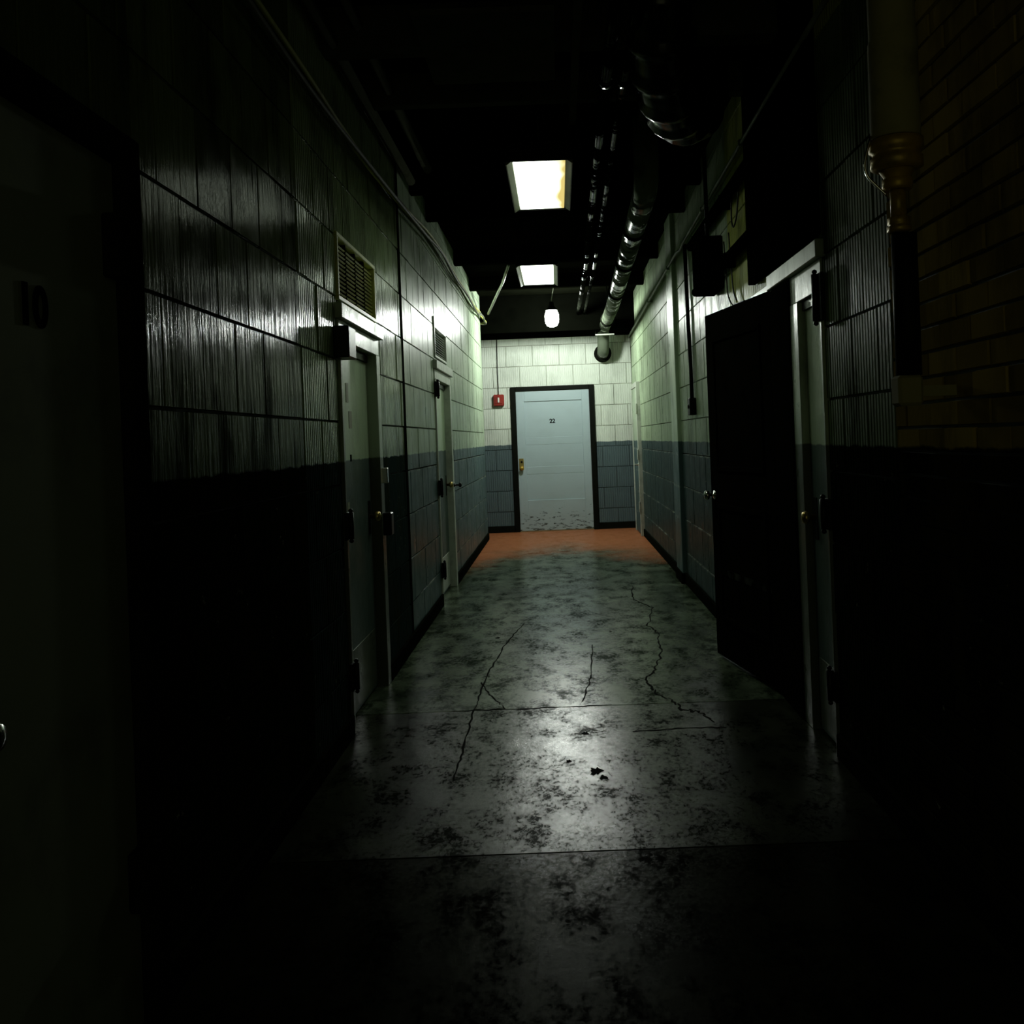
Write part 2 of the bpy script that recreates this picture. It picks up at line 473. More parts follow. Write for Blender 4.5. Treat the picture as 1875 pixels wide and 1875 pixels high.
def crack(pts, w, jit=0.012, sub=9):
    """a jagged hairline opening in the slab, drawn as a thin dirt-filled strip"""
    P = []
    for a, b in zip(pts[:-1], pts[1:]):
        for k in range(sub):
            t = k / sub
            P.append(Vector((a[0] + (b[0] - a[0]) * t + random.uniform(-jit, jit), a[1] + (b[1] - a[1]) * t + random.uniform(-jit, jit) * 2, 0)))
    P.append(Vector((*pts[-1], 0)))
    bm = bm_new(); prev = None
    for i, p in enumerate(P):
        d = P[min(i + 1, len(P) - 1)] - P[max(i - 1, 0)]
        n = Vector((-d.y, d.x, 0)).normalized() * w * random.uniform(0.3, 1.0)
        a, b = bm.verts.new((p.x + n.x, p.y + n.y, 0.0012)), bm.verts.new((p.x - n.x, p.y - n.y, 0.0012))
        if prev: bm.faces.new((prev[0], prev[1], b, a))
        prev = (a, b)
    return obj('crack', bm, 'crack', floor)

def gp(x, y):
    """floor point that the photograph shows at pixel x, y (used once, to survey crack positions)"""
    rx, ry = x - 1023.0, y - 803.0
    c, s = math.cos(R(2.2)), math.sin(R(2.2))
    u, v = rx * c - ry * s, rx * s + ry * c
    Y = EYE * 1800.0 / v
    return (u * Y / 1800.0, Y)
crack([gp(*p) for p in [(1158, 1072), (1160, 1098), (1195, 1112), (1186, 1145), (1205, 1160), (1212, 1190), (1200, 1225), (1184, 1243), (1200, 1268), (1232, 1284), (1250, 1300), (1280, 1304), (1306, 1322)]], 0.008)
crack([gp(*p) for p in [(960, 1140), (925, 1180), (898, 1225), (880, 1270), (868, 1300), (845, 1380), (830, 1430)]], 0.006, 0.006)
crack([gp(*p) for p in [(880, 1250), (900, 1275), (925, 1298)]], 0.006, 0.006)
crack([gp(*p) for p in [(1085, 1180), (1082, 1240), (1066, 1285)]], 0.005, 0.006)
crack([gp(*p) for p in [(840, 1302), (1000, 1296), (1120, 1290)]], 0.007, 0.008)
crack([gp(*p) for p in [(1160, 1340), (1250, 1333), (1330, 1332)]], 0.008, 0.004)
for (px, py, w) in [(1090, 1412, 0.05), (1106, 1424, 0.035), (1042, 1394, 0.02), (1072, 1343, 0.03), (912, 1168, 0.028), (1118, 1156, 0.02)]:
    x, y = gp(px, py)
    bm = bm_new(); n = 17
    vs_ = [bm.verts.new((x + math.cos(2 * math.pi * k / n) * w * random.uniform(.3, .75), y + math.sin(2 * math.pi * k / n) * w * random.uniform(.35, 1.1), 0.0014)) for k in range(n)]
    bm.faces.new(vs_); obj('floor_pit', bm, 'crack', floor)

# ------------------------------------------------------------------ walls
wl = backing('wall_left', 'left', YB, YLC, 0, ZC, [D1, D2, D10, V1, V2], 'mortar')
wl['label'] = 'left corridor wall of painted ribbed and smooth clay tiles'
vis = lambda s, z: s < 7.6 and z < 3.0
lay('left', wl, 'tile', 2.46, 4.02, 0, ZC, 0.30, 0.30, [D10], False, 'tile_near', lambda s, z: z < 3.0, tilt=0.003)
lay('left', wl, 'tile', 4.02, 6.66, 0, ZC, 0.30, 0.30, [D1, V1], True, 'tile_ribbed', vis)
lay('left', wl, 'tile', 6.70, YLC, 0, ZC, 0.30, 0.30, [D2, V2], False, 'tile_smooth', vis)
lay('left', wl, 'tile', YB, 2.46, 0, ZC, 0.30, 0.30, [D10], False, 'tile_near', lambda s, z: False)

wr = backing('wall_right', 'right', YB, YE + 0.16, 0, ZC, [R1, R2, R3], 'mortar')
wr['label'] = 'right corridor wall of painted brick near and clay tiles beyond'
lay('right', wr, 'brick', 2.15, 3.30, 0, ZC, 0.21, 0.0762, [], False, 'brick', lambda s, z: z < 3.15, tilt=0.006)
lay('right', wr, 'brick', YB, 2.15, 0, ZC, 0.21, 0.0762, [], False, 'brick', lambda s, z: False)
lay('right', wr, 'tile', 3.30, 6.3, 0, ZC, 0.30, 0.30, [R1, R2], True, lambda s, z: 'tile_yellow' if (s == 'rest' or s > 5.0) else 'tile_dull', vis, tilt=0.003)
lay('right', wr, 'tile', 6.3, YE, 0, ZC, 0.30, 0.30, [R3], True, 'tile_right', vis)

we = backing('wall_end', 'end', -2.4, XR + 0.17, 0, ZC, [E22], 'mortar_end')
we['label'] = 'pale upper and slate lower tiled end wall around the blue door'
lay('end', we, 'tile', -2.35, XR, 0, ZC, 0.40, 0.31, [E22], True, 'tile_end', lambda s, z: s > -1.3 and z < 3.0, tilt=0.003)

bm = bm_new(); box(bm, -2.4, XL - 0.001, YLC - 0.16, YLC, 0, ZC); box(bm, XL - 0.17, XL - 0.0, YLC - 0.02, YLC + 0.004, 0, ZC)
struct(obj('wall_passage', bm, 'tile_smooth'), 'return wall of the side passage on the left')
bm = bm_new(); box(bm, -2.55, -2.4, YLC - 0.16, YE + 0.17, 0, ZC)
struct(obj('wall_passage_end', bm, 'tile_smooth'), 'closing wall of the side passage')

# shallow pilaster on the right wall
bm = bm_new(); box(bm, XR - 0.035, XR + 0.01, 9.05, 9.50, 0, ZC, 0.006)
struct(obj('trim_1', bm, 'tile_smooth'), 'shallow painted pilaster on the right wall')
# dark joint strip on the left wall where the tile changes
bm = bm_new(); box(bm, XL - 0.012, XL + 0.004, 6.645, 6.715, 0, ZC)
struct(obj('trim_2', bm, 'base'), 'dark vertical joint strip on the left wall')

# baseboards
def base_run(name, runs):
    bm = bm_new()
    for r in runs: box(bm, *r, 0.004)
    struct(obj(name, bm, 'base'), 'black base moulding along the wall')
base_run('baseboard_left', [(XL - 0.01, XL + 0.016, a, b, 0, 0.10) for a, b in ((2.46, 4.70), (5.74, 8.35), (9.55, YLC))])
base_run('baseboard_right', [(XR - 0.016, XR + 0.01, a, b, 0, 0.10) for a, b in ((0, 4.12), (6.10, 9.05), (9.5, 13.45), (14.42, YE))] + [(XR - 0.05, XR, 9.05, 9.5, 0, 0.1)])
base_run('baseboard_end', [(a, b, YE - 0.018, YE + 0.01, 0, 0.10) for a, b in ((-2.3, -0.70), (0.555, XR))])

# ------------------------------------------------------------------ ceiling
bm = bm_new(); box(bm, -2.55, XR + 0.2, YB, YE + 0.17, ZC, ZC + 0.12)
ceil = struct(obj('ceiling', bm, 'ceiling'), 'soot black ceiling with beams')
for (y, z, t) in [(3.5, 3.20, .10), (4.55, 3.22, .14), (5.4, 3.24, .07), (7.3, 3.24, .08), (8.2, 3.24, .08), (10.4, 3.26, .10), (12.2, 3.26, .10)]:
    bm = bm_new(); box(bm, XL, XR, y, y + t, z, ZC, 0.004); obj('beam', bm, 'beam' if y < 6 else 'ceiling', ceil)
bm = bm_new(); box(bm, XL - 1.3, XR, YLC + 0.06, YE, 2.895, ZC, 0.004); struct(obj('trim_4', bm, 'matte'), 'black soffit over the junction at the corridor end')
for x in (0.13, 0.52):
    bm = bm_new(); box(bm, x, x + 0.035, 2.6, 5.6, 3.165, 3.215); obj('rail', bm, 'beam', ceil)
bm = bm_new(); box(bm, -0.55, 0.05, 4.1, 4.9, 3.165, 3.19); obj('board', bm, 'beam', ceil)

# ------------------------------------------------------------------ doors with recessed leaf in the side walls
def hinge(parent, side, y, z, h=0.13, big=1.0):
    f = (lambda d: XL + d) if side == 'left' else (lambda d: XR - d)
    bm = bm_new()
    box(bm, f(0.006), f(0.022), y - 0.045 * big, y + 0.03 * big, z - h / 2, z + h / 2, 0.002)
    lathe(bm, (f(0.03), y, z - h / 2 - 0.012), [(0.004, -0.006), (0.011, 0.0), (0.011, 0.008), (0.007, 0.012), (0.014, 0.014), (0.014, h + 0.01), (0.007, h + 0.012), (0.011, h + 0.016), (0.011, h + 0.024), (0.004, h + 0.030)], seg=10)
    return obj('hinge', bm, 'hinge', parent)

def knob(parent, side, y, z, d0, mat='brass_bright', plate=True):
    s = 1 if side == 'left' else -1
    x0 = (XL + d0) if side == 'left' else (XR - d0)
    bm = bm_new()
    lathe(bm, (x0, y, z), [(0.012, 0), (0.012, 0.03), (0.026, 0.036), (0.030, 0.048), (0.024, 0.062), (0.008, 0.068)], (s, 0, 0), 14)
    k = obj('knob', bm, mat, parent)
    if plate:
        bm = bm_new(); box(bm, x0, x0 + s * 0.004, y - 0.028, y + 0.028, z - 0.10, z + 0.09, 0.001); obj('lock_plate', bm, 'hinge', parent)
    return k

def recessed_door(n, side, o, leaf_top, label, frame_mat, leaf_mat, rec=0.05, near_jamb=0.035, far_jamb=0.10, hz=(0.28, 1.02, 1.86)):
    f = (lambda d: XL + d) if side == 'left' else (lambda d: XR - d)
    y0, y1, _, top = o
    root = bpy.data.objects.new('door_%d' % n, None); C.objects.link(root)
    root.location = (f(0), (y0 + y1) / 2, 0); struct(root, label)
    bm = bm_new(); box(bm, f(-0.16), f(0.034), y0 - 0.03, y1 + 0.03, top - 0.075, top, 0.004); obj('header', bm, frame_mat, root)
    bm = bm_new(); box(bm, f(-0.12), f(0.008), y0, y1, leaf_top, top - 0.075, 0.003); obj('top_board', bm, frame_mat, root)
    bm = bm_new(); box(bm, f(-0.16), f(0.012), y0, y0 + near_jamb, 0, leaf_top, 0.003); obj('jamb', bm, frame_mat, root)
    bm = bm_new(); box(bm, f(-0.16), f(0.012), y1 - far_jamb, y1, 0, leaf_top, 0.003); obj('jamb', bm, frame_mat, root)
    a, b = y0 + near_jamb, y1 - far_jamb
    bm = bm_new(); box(bm, f(-rec - 0.045), f(-rec), a + 0.002, b - 0.002, 0.012, leaf_top - 0.003, 0.002)
    leaf = obj('leaf', bm, leaf_mat, root)
    bm = bm_new(); box(bm, f(-rec - 0.01), f(-rec + 0.012), a + 0.003, b - 0.003, leaf_top - 0.045, leaf_top - 0.004, 0.003); obj('recess_shade', bm, 'hinge', root)  # black strip in place of the shade at the top of the recess
    bm = bm_new(); box(bm, f(-rec - 0.01), f(-rec + 0.003), a + 0.03, b - 0.03, 0.03, 0.34, 0.002); obj('kick_plate', bm, frame_mat, root)
    for z in hz: hinge(root, side, y0 + 0.012, z)
    knob(leaf, side, b - 0.07, 0.98, -rec)
    return root, f, a, leaf

d1, f, a, leaf1 = recessed_door(1, 'left', D1, 1.90, 'green grey door with notices under a yellowed louver on the left wall', 'frame_grey', 'leaf_green', hz=(0.28, 1.0))
bm = bm_new(); box(bm, XL + 0.0, XL + 0.075, D1[0] - 0.09, D1[0] + 0.07, 1.80, 1.95, 0.006); o = obj('closer_box', bm, 'hinge', d1); o['label'] = 'black closer box'
for (y, z, w, h, m_) in [(5.10, 1.66, .05, .10, 'paper'), (5.16, 1.52, .07, .09, 'paper'), (5.14, 1.32, .03, .035, 'ink'), (5.04, 1.07, .05, .05, 'paper')]:
    bm = bm_new(); box(bm, XL - 0.05, XL - 0.048, y - w / 2, y + w / 2, z - h / 2, z + h / 2); obj('notice', bm, m_, leaf1)
bm = bm_new(); box(bm, XL + 0.008, XL + 0.045, D1[1] - 0.07, D1[1] - 0.03, 1.16, 1.25, 0.004); obj('latch', bm, 'chrome', d1)
bm = bm_new(); box(bm, XL + 0.008, XL + 0.06, D1[1] - 0.08, D1[1] - 0.0, 0.86, 0.99, 0.006); obj('hasp', bm, 'hinge', d1)
d2, f, a, b = recessed_door(2, 'left', D2, 1.93, 'pale green door farther down the left wall under a small louver', 'slat_pale', 'leaf_green', hz=(0.30, 1.0, 1.84))
bm = bm_new(); lathe(bm, (XL + 0.008, D2[1] - 0.06, 0.97), [(0.02, 0), (0.02, .01), (.009, .012), (.009, .05), (.022, .055), (.024, .07), (.01, .08)], (1, 0, 0), 12); obj('door_latch', bm, 'hinge', d2)
dr1, f, a, b = recessed_door(3, 'right', R1, 1.965, 'tall green grey door with black hinge on the right wall', 'frame_grey', 'leaf_green', rec=0.022, near_jamb=0.02, far_jamb=0.50, hz=(0.3, 1.02))
hinge(dr1, 'right', R1[0] + 0.012, 1.93, 0.20, 1.3)
# black jamb strip between the two right-hand doors
bm = bm_new(); box(bm, XR - 0.022, XR + 0.1, 4.66, 5.06, 0, 2.09, 0.003)
o = obj('jamb_cover', bm, 'leaf_black', dr1); o['label'] = 'black painted jamb cover'

# near door with the number 10
root = bpy.data.objects.new('door_4', None); C.objects.link(root); root.location = (XL, 1.98, 0)
struct(root, 'dull grey near door numbered 10 at the left edge')
bm = bm_new()
box(bm, XL - 0.16, XL + 0.02, D10[1] - 0.085, D10[1], 0, D10[3], 0.004)
obj('jamb', bm, 'base', root)
bm = bm_new(); box(bm, XL - 0.16, XL + 0.02, D10[0], D10[0] + 0.085, 0, D10[3], 0.004); obj('jamb', bm, 'base', root)
bm = bm_new(); box(bm, XL - 0.16, XL + 0.02, D10[0] + 0.085, D10[1] - 0.085, D10[3] - 0.07, D10[3], 0.004); obj('header', bm, 'base', root)
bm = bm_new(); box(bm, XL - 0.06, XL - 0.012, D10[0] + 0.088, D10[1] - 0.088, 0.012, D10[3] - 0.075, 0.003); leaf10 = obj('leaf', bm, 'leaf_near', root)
bm = bm_new(); box(bm, XL - 0.012, XL + 0.03, D10[1] - 0.16, D10[1] - 0.05, 1.80, 1.95, 0.004); obj('hinge', bm, 'base', root)
bm = bm_new(); box(bm, XL - 0.012, XL + 0.03, D10[1] - 0.15, D10[1] - 0.05, 0.30, 0.44, 0.004); obj('hinge', bm, 'base', root)
bm = bm_new(); lathe(bm, (XL - 0.012, 1.70, 0.90), [(.03, 0), (.03, .006), (.012, .01), (.012, .035), (.026, .042), (.030, .055), (.022, .068), (.006, .072)], (1, 0, 0), 16); obj('knob', bm, 'chrome', root)

def text_part(s, size, loc, rot, mat, parent, name='number'):
    cu = bpy.data.curves.new('number', 'FONT'); cu.body = s; cu.size = size; cu.extrude = 0.0012; cu.offset = size * 0.035
    cu.align_x = 'CENTER'; cu.align_y = 'CENTER'
    t = bpy.data.objects.new('tmp', cu); C.objects.link(t)
    dg = bpy.context.evaluated_depsgraph_get(); dg.update()
    me = bpy.data.meshes.new_from_object(t.evaluated_get(dg)); bpy.data.objects.remove(t)
    me.materials.clear(); me.materials.append(M[mat])
    o = bpy.data.objects.new(name, me); C.objects.link(o)
    o.parent = parent; o.location = Vector(loc) - parent_origin(parent); o.rotation_euler = rot
    return o
text_part('10', 0.115, (XL - 0.0105, 1.985, 1.685), (R(90), 0, R(90)), 'ink', root)

# ajar black door on the right wall
bm = bm_new()
for r_ in ((XR - 0.012, XR + 0.16, R2[1] - 0.05, R2[1], 0, R2[3]), (XR - 0.012, XR + 0.16, R2[0], R2[1] - 0.05, R2[3] - 0.05, R2[3]), (XR - 0.0, XR + 0.16, R2[0], R2[0] + 0.03, 0, R2[3] - 0.05)):
    box(bm, *r_, 0.003)
struct(obj('trim_3', bm, 'frame_grey'), 'door frame behind the ajar black door')
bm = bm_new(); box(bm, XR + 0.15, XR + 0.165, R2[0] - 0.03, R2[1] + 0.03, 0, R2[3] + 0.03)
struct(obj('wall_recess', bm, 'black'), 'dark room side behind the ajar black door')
root = bpy.data.objects.new('door_5', None); C.objects.link(root); root.location = (XR - 0.02, 5.07, 0)
struct(root, 'black door standing ajar into the corridor on the right')
L = 1.02
bm = bm_new(); box(bm, 0, 0.042, 0, L, 0.02, 2.10, 0.003); leaf = obj('leaf', bm, 'leaf_black'); leaf.parent = root
for (y0, y1, z0, z1) in ((0.13, L - 0.13, 1.15, 1.95), (0.13, L - 0.13, 0.25, 0.95)):
    bm = bm_new()
    for q in ((y0, y1, z0, z0 + .03), (y0, y1, z1 - .03, z1), (y0, y0 + .03, z0 + .03, z1 - .03), (y1 - .03, y1, z0 + .03, z1 - .03)):
        box(bm, -0.012, 0.001, *q, 0.003)
    o = obj('panel_moulding', bm, 'leaf_black'); o.parent = root
bm = bm_new(); lathe(bm, (0, L - 0.07, 1.0), [(.028, 0), (.028, .006), (.01, .01), (.01, .035), (.026, .042), (.030, .055), (.022, .066), (.006, .07)], (-1, 0, 0), 16); o = obj('knob', bm, 'chrome'); o.parent = root
bm = bm_new(); lathe(bm, (0.042, L - 0.07, 1.0), [(.028, 0), (.028, .006), (.01, .01), (.01, .035), (.026, .042), (.030, .055), (.022, .066), (.006, .07)], (1, 0, 0), 16); o = obj('knob', bm, 'chrome'); o.parent = root
bm = bm_new(); box(bm, -0.003, 0.001, 0.1, L - 0.1, 0.52, 0.56); o = obj('scuff_bar', bm, 'pipe_dark'); o.parent = root
root.rotation_euler = (0, 0, R(10.2))

# right door by the end wall
root = bpy.data.objects.new('door_6', None); C.objects.link(root); root.location = (XR, 13.93, 0)
struct(root, 'narrow looking pale door on the right wall beside the end wall')
for (a_, b_, z0, z1) in ((R3[0], R3[0] + .07, 0, R3[3]), (R3[1] - .07, R3[1], 0, R3[3])):
    bm = bm_new(); box(bm, XR - 0.05, XR + 0.14, a_, b_, z0, z1, 0.003); obj('jamb', bm, 'slat_pale', root)
bm = bm_new(); box(bm, XR - 0.05, XR + 0.14, R3[0] + .07, R3[1] - .07, R3[3] - .07, R3[3], 0.003); obj('header', bm, 'slat_pale', root)
bm = bm_new(); box(bm, XR - 0.04, XR + 0.005, R3[0] + .073, R3[1] - .073, 0.012, R3[3] - .073, 0.003); obj('leaf', bm, 'tile_smooth', root)
bm = bm_new(); lathe(bm, (XR - 0.04, R3[0] + .15, 0.98), [(.022, 0), (.022, .008), (.009, .01), (.009, .05)], (-1, 0, 0), 12)
tube(bm, [(XR - 0.088, R3[0] + .15, 0.98), (XR - 0.095, R3[0] + .10, 0.98), (XR - 0.095, R3[0] + .03, 0.975)], 0.009, 8); obj('lever_handle', bm, 'chrome', root)
for z in (0.4, 1.12, 1.75):
    bm = bm_new(); box(bm, XR - 0.062, XR - 0.048, R3[0] - 0.005, R3[0] + 0.05, z - .07, z + .07, 0.002); obj('hinge', bm, 'slat_pale', root)

# end door 22
root = bpy.data.objects.new('door_7', None); C.objects.link(root); root.location = (-0.07, YE, 0)
struct(root, 'scuffed pale blue door numbered 22 in a black frame at the corridor end')
for q in ((E22[0], E22[0] + .075, 0, E22[3]), (E22[1] - .075, E22[1], 0, E22[3]), (E22[0] + .075, E22[1] - .075, E22[3] - .06, E22[3])):
    bm = bm_new(); box(bm, q[0], q[1], YE - 0.035, YE + 0.15, q[2], q[3], 0.005); obj('frame', bm, 'black', root)
lx0, lx1, lz0, lz1 = E22[0] + .078, E22[1] - .078, 0.015, E22[3] - .064
yf = YE - 0.012
px0, px1, pz0, pz1 = lx0 + 0.125, lx1 - 0.115, 0.47, lz1 - 0.155
bm = bm_new(); box(bm, lx0, lx1, yf + 0.016, yf + 0.045, lz0, lz1); obj('leaf', bm, 'door22', root)
for nm, q in (('stile', (lx0, px0, lz0, lz1)), ('stile', (px1, lx1, lz0, lz1)), ('rail', (px0, px1, pz1, lz1)), ('rail', (px0, px1, lz0, pz0)), ('rail', (px0, px1, 0.86, 0.97)), ('rail', (px0, px1, 1.30, 1.41))):
    bm = bm_new(); dd = 0.0 if q[2] < 0.5 or q[3] > 1.9 else 0.0135
    box(bm, q[0], q[1], yf + dd, yf + 0.02, q[2], q[3], 0.003); obj(nm, bm, 'door22', root)
text_part('22', 0.085, (-0.085, yf + 0.0135, 1.645), (R(90), 0, 0), 'ink', root)
bm = bm_new(); box(bm, lx0 + 0.015, lx0 + 0.085, yf - 0.006, yf, 0.93, 1.10, 0.002); obj('lock_plate', bm, 'brass_bright', root)
bm = bm_new(); lathe(bm, (lx0 + 0.055, yf - 0.006, 0.955), [(.016, 0), (.012, .02), (.030, .03), (.034, .045), (.024, .062), (.006, .066)], (0, -1, 0), 16); obj('knob', bm, 'brass', root)
bm = bm_new(); lathe(bm, (lx0 + 0.055, yf - 0.006, 1.05), [(.017, 0), (.017, .008), (.010, .012)], (0, -1, 0), 14); obj('lock_cylinder', bm, 'hinge', root)

# ------------------------------------------------------------------ louvers on the left wall
def louver(name, o, cols, pitch, mat, frame_mat, label, blank=0.0):
    y0, y1, z0, z1 = o
    root = thing(name, label, 'vent', (XL, (y0 + y1) / 2, z0))
    fw = 0.022
    for q in ((y0, y1, z0, z0 + fw), (y0, y1, z1 - fw - blank, z1), (y0, y0 + fw, z0 + fw, z1 - fw - blank), (y1 - fw, y1, z0 + fw, z1 - fw - blank)):
        bm = bm_new(); box(bm, XL - 0.06, XL + 0.012, *q, 0.003); obj('frame', bm, frame_mat, root)
    bm = bm_new(); box(bm, XL - 0.10, XL - 0.06, y0, y1, z0, z1); obj('backing', bm, 'black', root)
    cw = (y1 - y0 - 2 * fw) / cols
    for c in range(1, cols):
        bm = bm_new(); yy = y0 + fw + c * cw; box(bm, XL - 0.055, XL - 0.004, yy - 0.009, yy + 0.009, z0 + fw, z1 - fw - blank); obj('mullion', bm, 'base', root)
    # one slat mesh, copied
    bm = bm_new(); w = cw / 2 - 0.010
    P = [(-0.03, 0.0), (-0.024, 0.010), (0.006, -pitch * 0.62), (0.0, -pitch * 0.62 - 0.006)]
    A = [bm.verts.new((x, -w, z)) for x, z in P]; B = [bm.verts.new((x, w, z)) for x, z in P]
    for i in range(4): bm.faces.new((A[i], A[(i + 1) % 4], B[(i + 1) % 4], B[i]))
    bm.faces.new(A); bm.faces.new(B)
    bmesh.ops.recalc_face_normals(bm, faces=bm.faces[:])
    me = bpy.data.meshes.new('slat'); bm.to_mesh(me); bm.free(); me.materials.append(M[mat])
    n = int((z1 - z0 - 2 * fw - blank) / pitch)
    for c in range(cols):
        for k in range(n):
            s = bpy.data.objects.new('slat', me); C.objects.link(s); s.parent = root
            s.location = Vector((XL - 0.008, y0 + fw + (c + 0.5) * cw, z0 + fw + (k + 0.75) * pitch)) - Vector(root.location)
    return root
louver('louver_vent', V1, 4, 0.021, 'slat', 'slat', 'yellowed four-bay louver vent above the nearer green door on the left')
louver('louver_vent', V2, 1, 0.022, 'slat_pale', 'slat_pale', 'small pale louver vent above the farther left door', blank=0.07)

# ------------------------------------------------------------------ lamps
def panel_lamp(x, y0, y1, z, w, lens, label, tilt):
    root = thing('fluorescent_lamp', label, 'lamp', (x, (y0 + y1) / 2, z), 'panel lamps hung from the black ceiling')
    hw = w / 2
    bm = bm_new(); box(bm, x - hw - 0.035, x + hw + 0.035, y0 - 0.03, y1 + 0.03, z + 0.05, z + 0.11, 0.006); obj('housing', bm, 'black', root)
    bm = bm_new(); box(bm, x - hw, x + hw, y0, y1, z + 0.012, z + 0.05); obj('lens', bm, lens, root)
    for s in (-1, 1):
        bm = bm_new(); a = x + s * (hw + 0.003); c = x + s * (hw + 0.034)
        q = [(a, z + 0.05), (a, z + 0.014), (c, z - 0.008), (c + s * .006, z - 0.008), (c + s * .006, z + 0.05)]
        A = [bm.verts.new((u, y0, v)) for u, v in q]; B = [bm.verts.new((u, y1, v)) for u, v in q]
        for i in range(5): bm.faces.new((A[i], A[(i + 1) % 5], B[(i + 1) % 5], B[i]))
        bm.faces.new(A); bm.faces.new(B); obj('side_reflector', bm, 'fixture', root)
    for yy in (y0, y1):
        s = -1 if yy == y0 else 1
        bm = bm_new(); box(bm, x - hw - 0.04, x + hw + 0.04, yy + s * 0.002, yy + s * 0.02, z + 0.006, z + 0.06, 0.003); obj('end_cap', bm, 'black', root)
    for yy in (y0 + 0.12, y1 - 0.12):
        bm = bm_new(); tube(bm, [(x, yy, z + 0.11), (x, yy, ZC)], 0.007, 6); obj('stem', bm, 'hinge', root)
    root.rotation_euler = (0, 0, R(tilt))
    return root
panel_lamp(-0.05, 5.42, 6.56, 2.905, 0.29, 'lens1', 'nearer and larger glowing ceiling panel lamp with a dim yellow right edge', 0.0)
panel_lamp(-0.135, 8.66, 9.77, 2.905, 0.29, 'lens2', 'smaller glowing ceiling panel lamp just before the bare bulb', 0.0)

BX, BY, BZ = -0.03, 13.1, 2.90
root = thing('hanging_bulb', 'round bare bulb glowing under a black cap near the end wall', 'lamp', (BX, BY, BZ))
bm = bm_new(); lathe(bm, (BX, BY, BZ), [(0.03, -0.03), (0.065, -0.015), (0.088, 0.03), (0.094, 0.085), (0.090, 0.14), (0.075, 0.175), (0.06, 0.195)], (0, 0, 1), 20); obj('glass', bm, 'bulb', root)  # glass drawn larger than a bulb, taking in the glow around it
bm = bm_new(); lathe(bm, (BX, BY, BZ), [(0.058, 0.192), (0.085, 0.190), (0.088, 0.197), (0.06, 0.22), (0.035, 0.25), (0.03, 0.30), (0.012, 0.31)], (0, 0, 1), 20); obj('cap', bm, 'black', root)
bm = bm_new(); tube(bm, [(BX, BY, BZ + 0.3), (BX + 0.02, BY - 0.1, BZ + 0.4), (BX + 0.05, BY - 0.4, ZC - 0.02)], 0.006, 6); obj('cord', bm, 'cable_grey', root)

# ------------------------------------------------------------------ pipes and cables
def arc_pts(pts, n=6):
    """Catmull-Rom through the points"""
    P = [Vector(p) for p in pts]; out = []
    for i in range(len(P) - 1):
        p0, p1, p2, p3 = P[max(i - 1, 0)], P[i], P[i + 1], P[min(i + 2, len(P) - 1)]
        for k in range(n):
            t = k / n
            out.append(0.5 * ((2 * p1) + (p2 - p0) * t + (2 * p0 - 5 * p1 + 4 * p2 - p3) * t * t + (3 * p1 - p0 - 3 * p2 + p3) * t ** 3))
    out.append(P[-1]); return out

# big pipe to the end wall
root = thing('overhead_pipe', 'thick banded grey pipe hung along the ceiling, elbowing down at the end wall', 'pipe', (0.70, 14.4, 2.6))
bm = bm_new(); tube(bm, [(0.63, 6.3, ZC), (0.632, 6.33, 3.15), (0.634, 6.4, 3.04), (0.636, 6.55, 2.99), (0.64, 6.9, 2.985), (0.72, 12.0, 2.97), (0.715, 13.9, 2.95)], 0.08, 18); obj('pipe', bm, 'pipe_wrap', root)
bm = bm_new(); tube(bm, arc_pts([(0.715, 13.9, 2.95), (0.712, 14.2, 2.94), (0.708, 14.36, 2.86), (0.705, 14.42, 2.72), (0.705, 14.5, 2.64), (0.705, 14.75, 2.62)], 5), 0.085, 18); obj('elbow', bm, 'pipe_wrap', root)
bm = bm_new(); lathe(bm, (0.705, 14.64, 2.625), [(0.09, 0), (0.13, 0.005), (0.13, 0.09)], (0, 1, 0), 20); obj('wall_flange', bm, 'pipe_dark', root)
for (y, x, z) in ((7.6, .65, 2.983), (9.0, .675, 2.98), (10.8, .70, 2.975), (13.2, .718, 2.957)):
    bm = bm_new(); lathe(bm, (x, y, z), [(0.082, 0), (0.098, 0.004), (0.098, 0.05), (0.082, 0.054)], (0, 1, 0), 20); k = obj('band', bm, 'pipe_dark', root)
    bm = bm_new(); tube(bm, [(x, y + .025, z + 0.095), (x, y + .025, ZC)], 0.008, 6); obj('hanger_rod', bm, 'pipe_dark', k)
bm = bm_new(); box(bm, 0.58, 0.85, 14.02, 14.06, 2.83, 2.85, 0.003); o = obj('bracket_bar', bm, 'slat_pale', root); o['label'] = 'pale bracket bar under the elbow'
bm = bm_new(); tube(bm, [(0.585, 14.04, 2.84), (0.585, 14.04, ZC)], 0.008, 6); obj('hanger_rod', bm, 'pipe_dark', root)

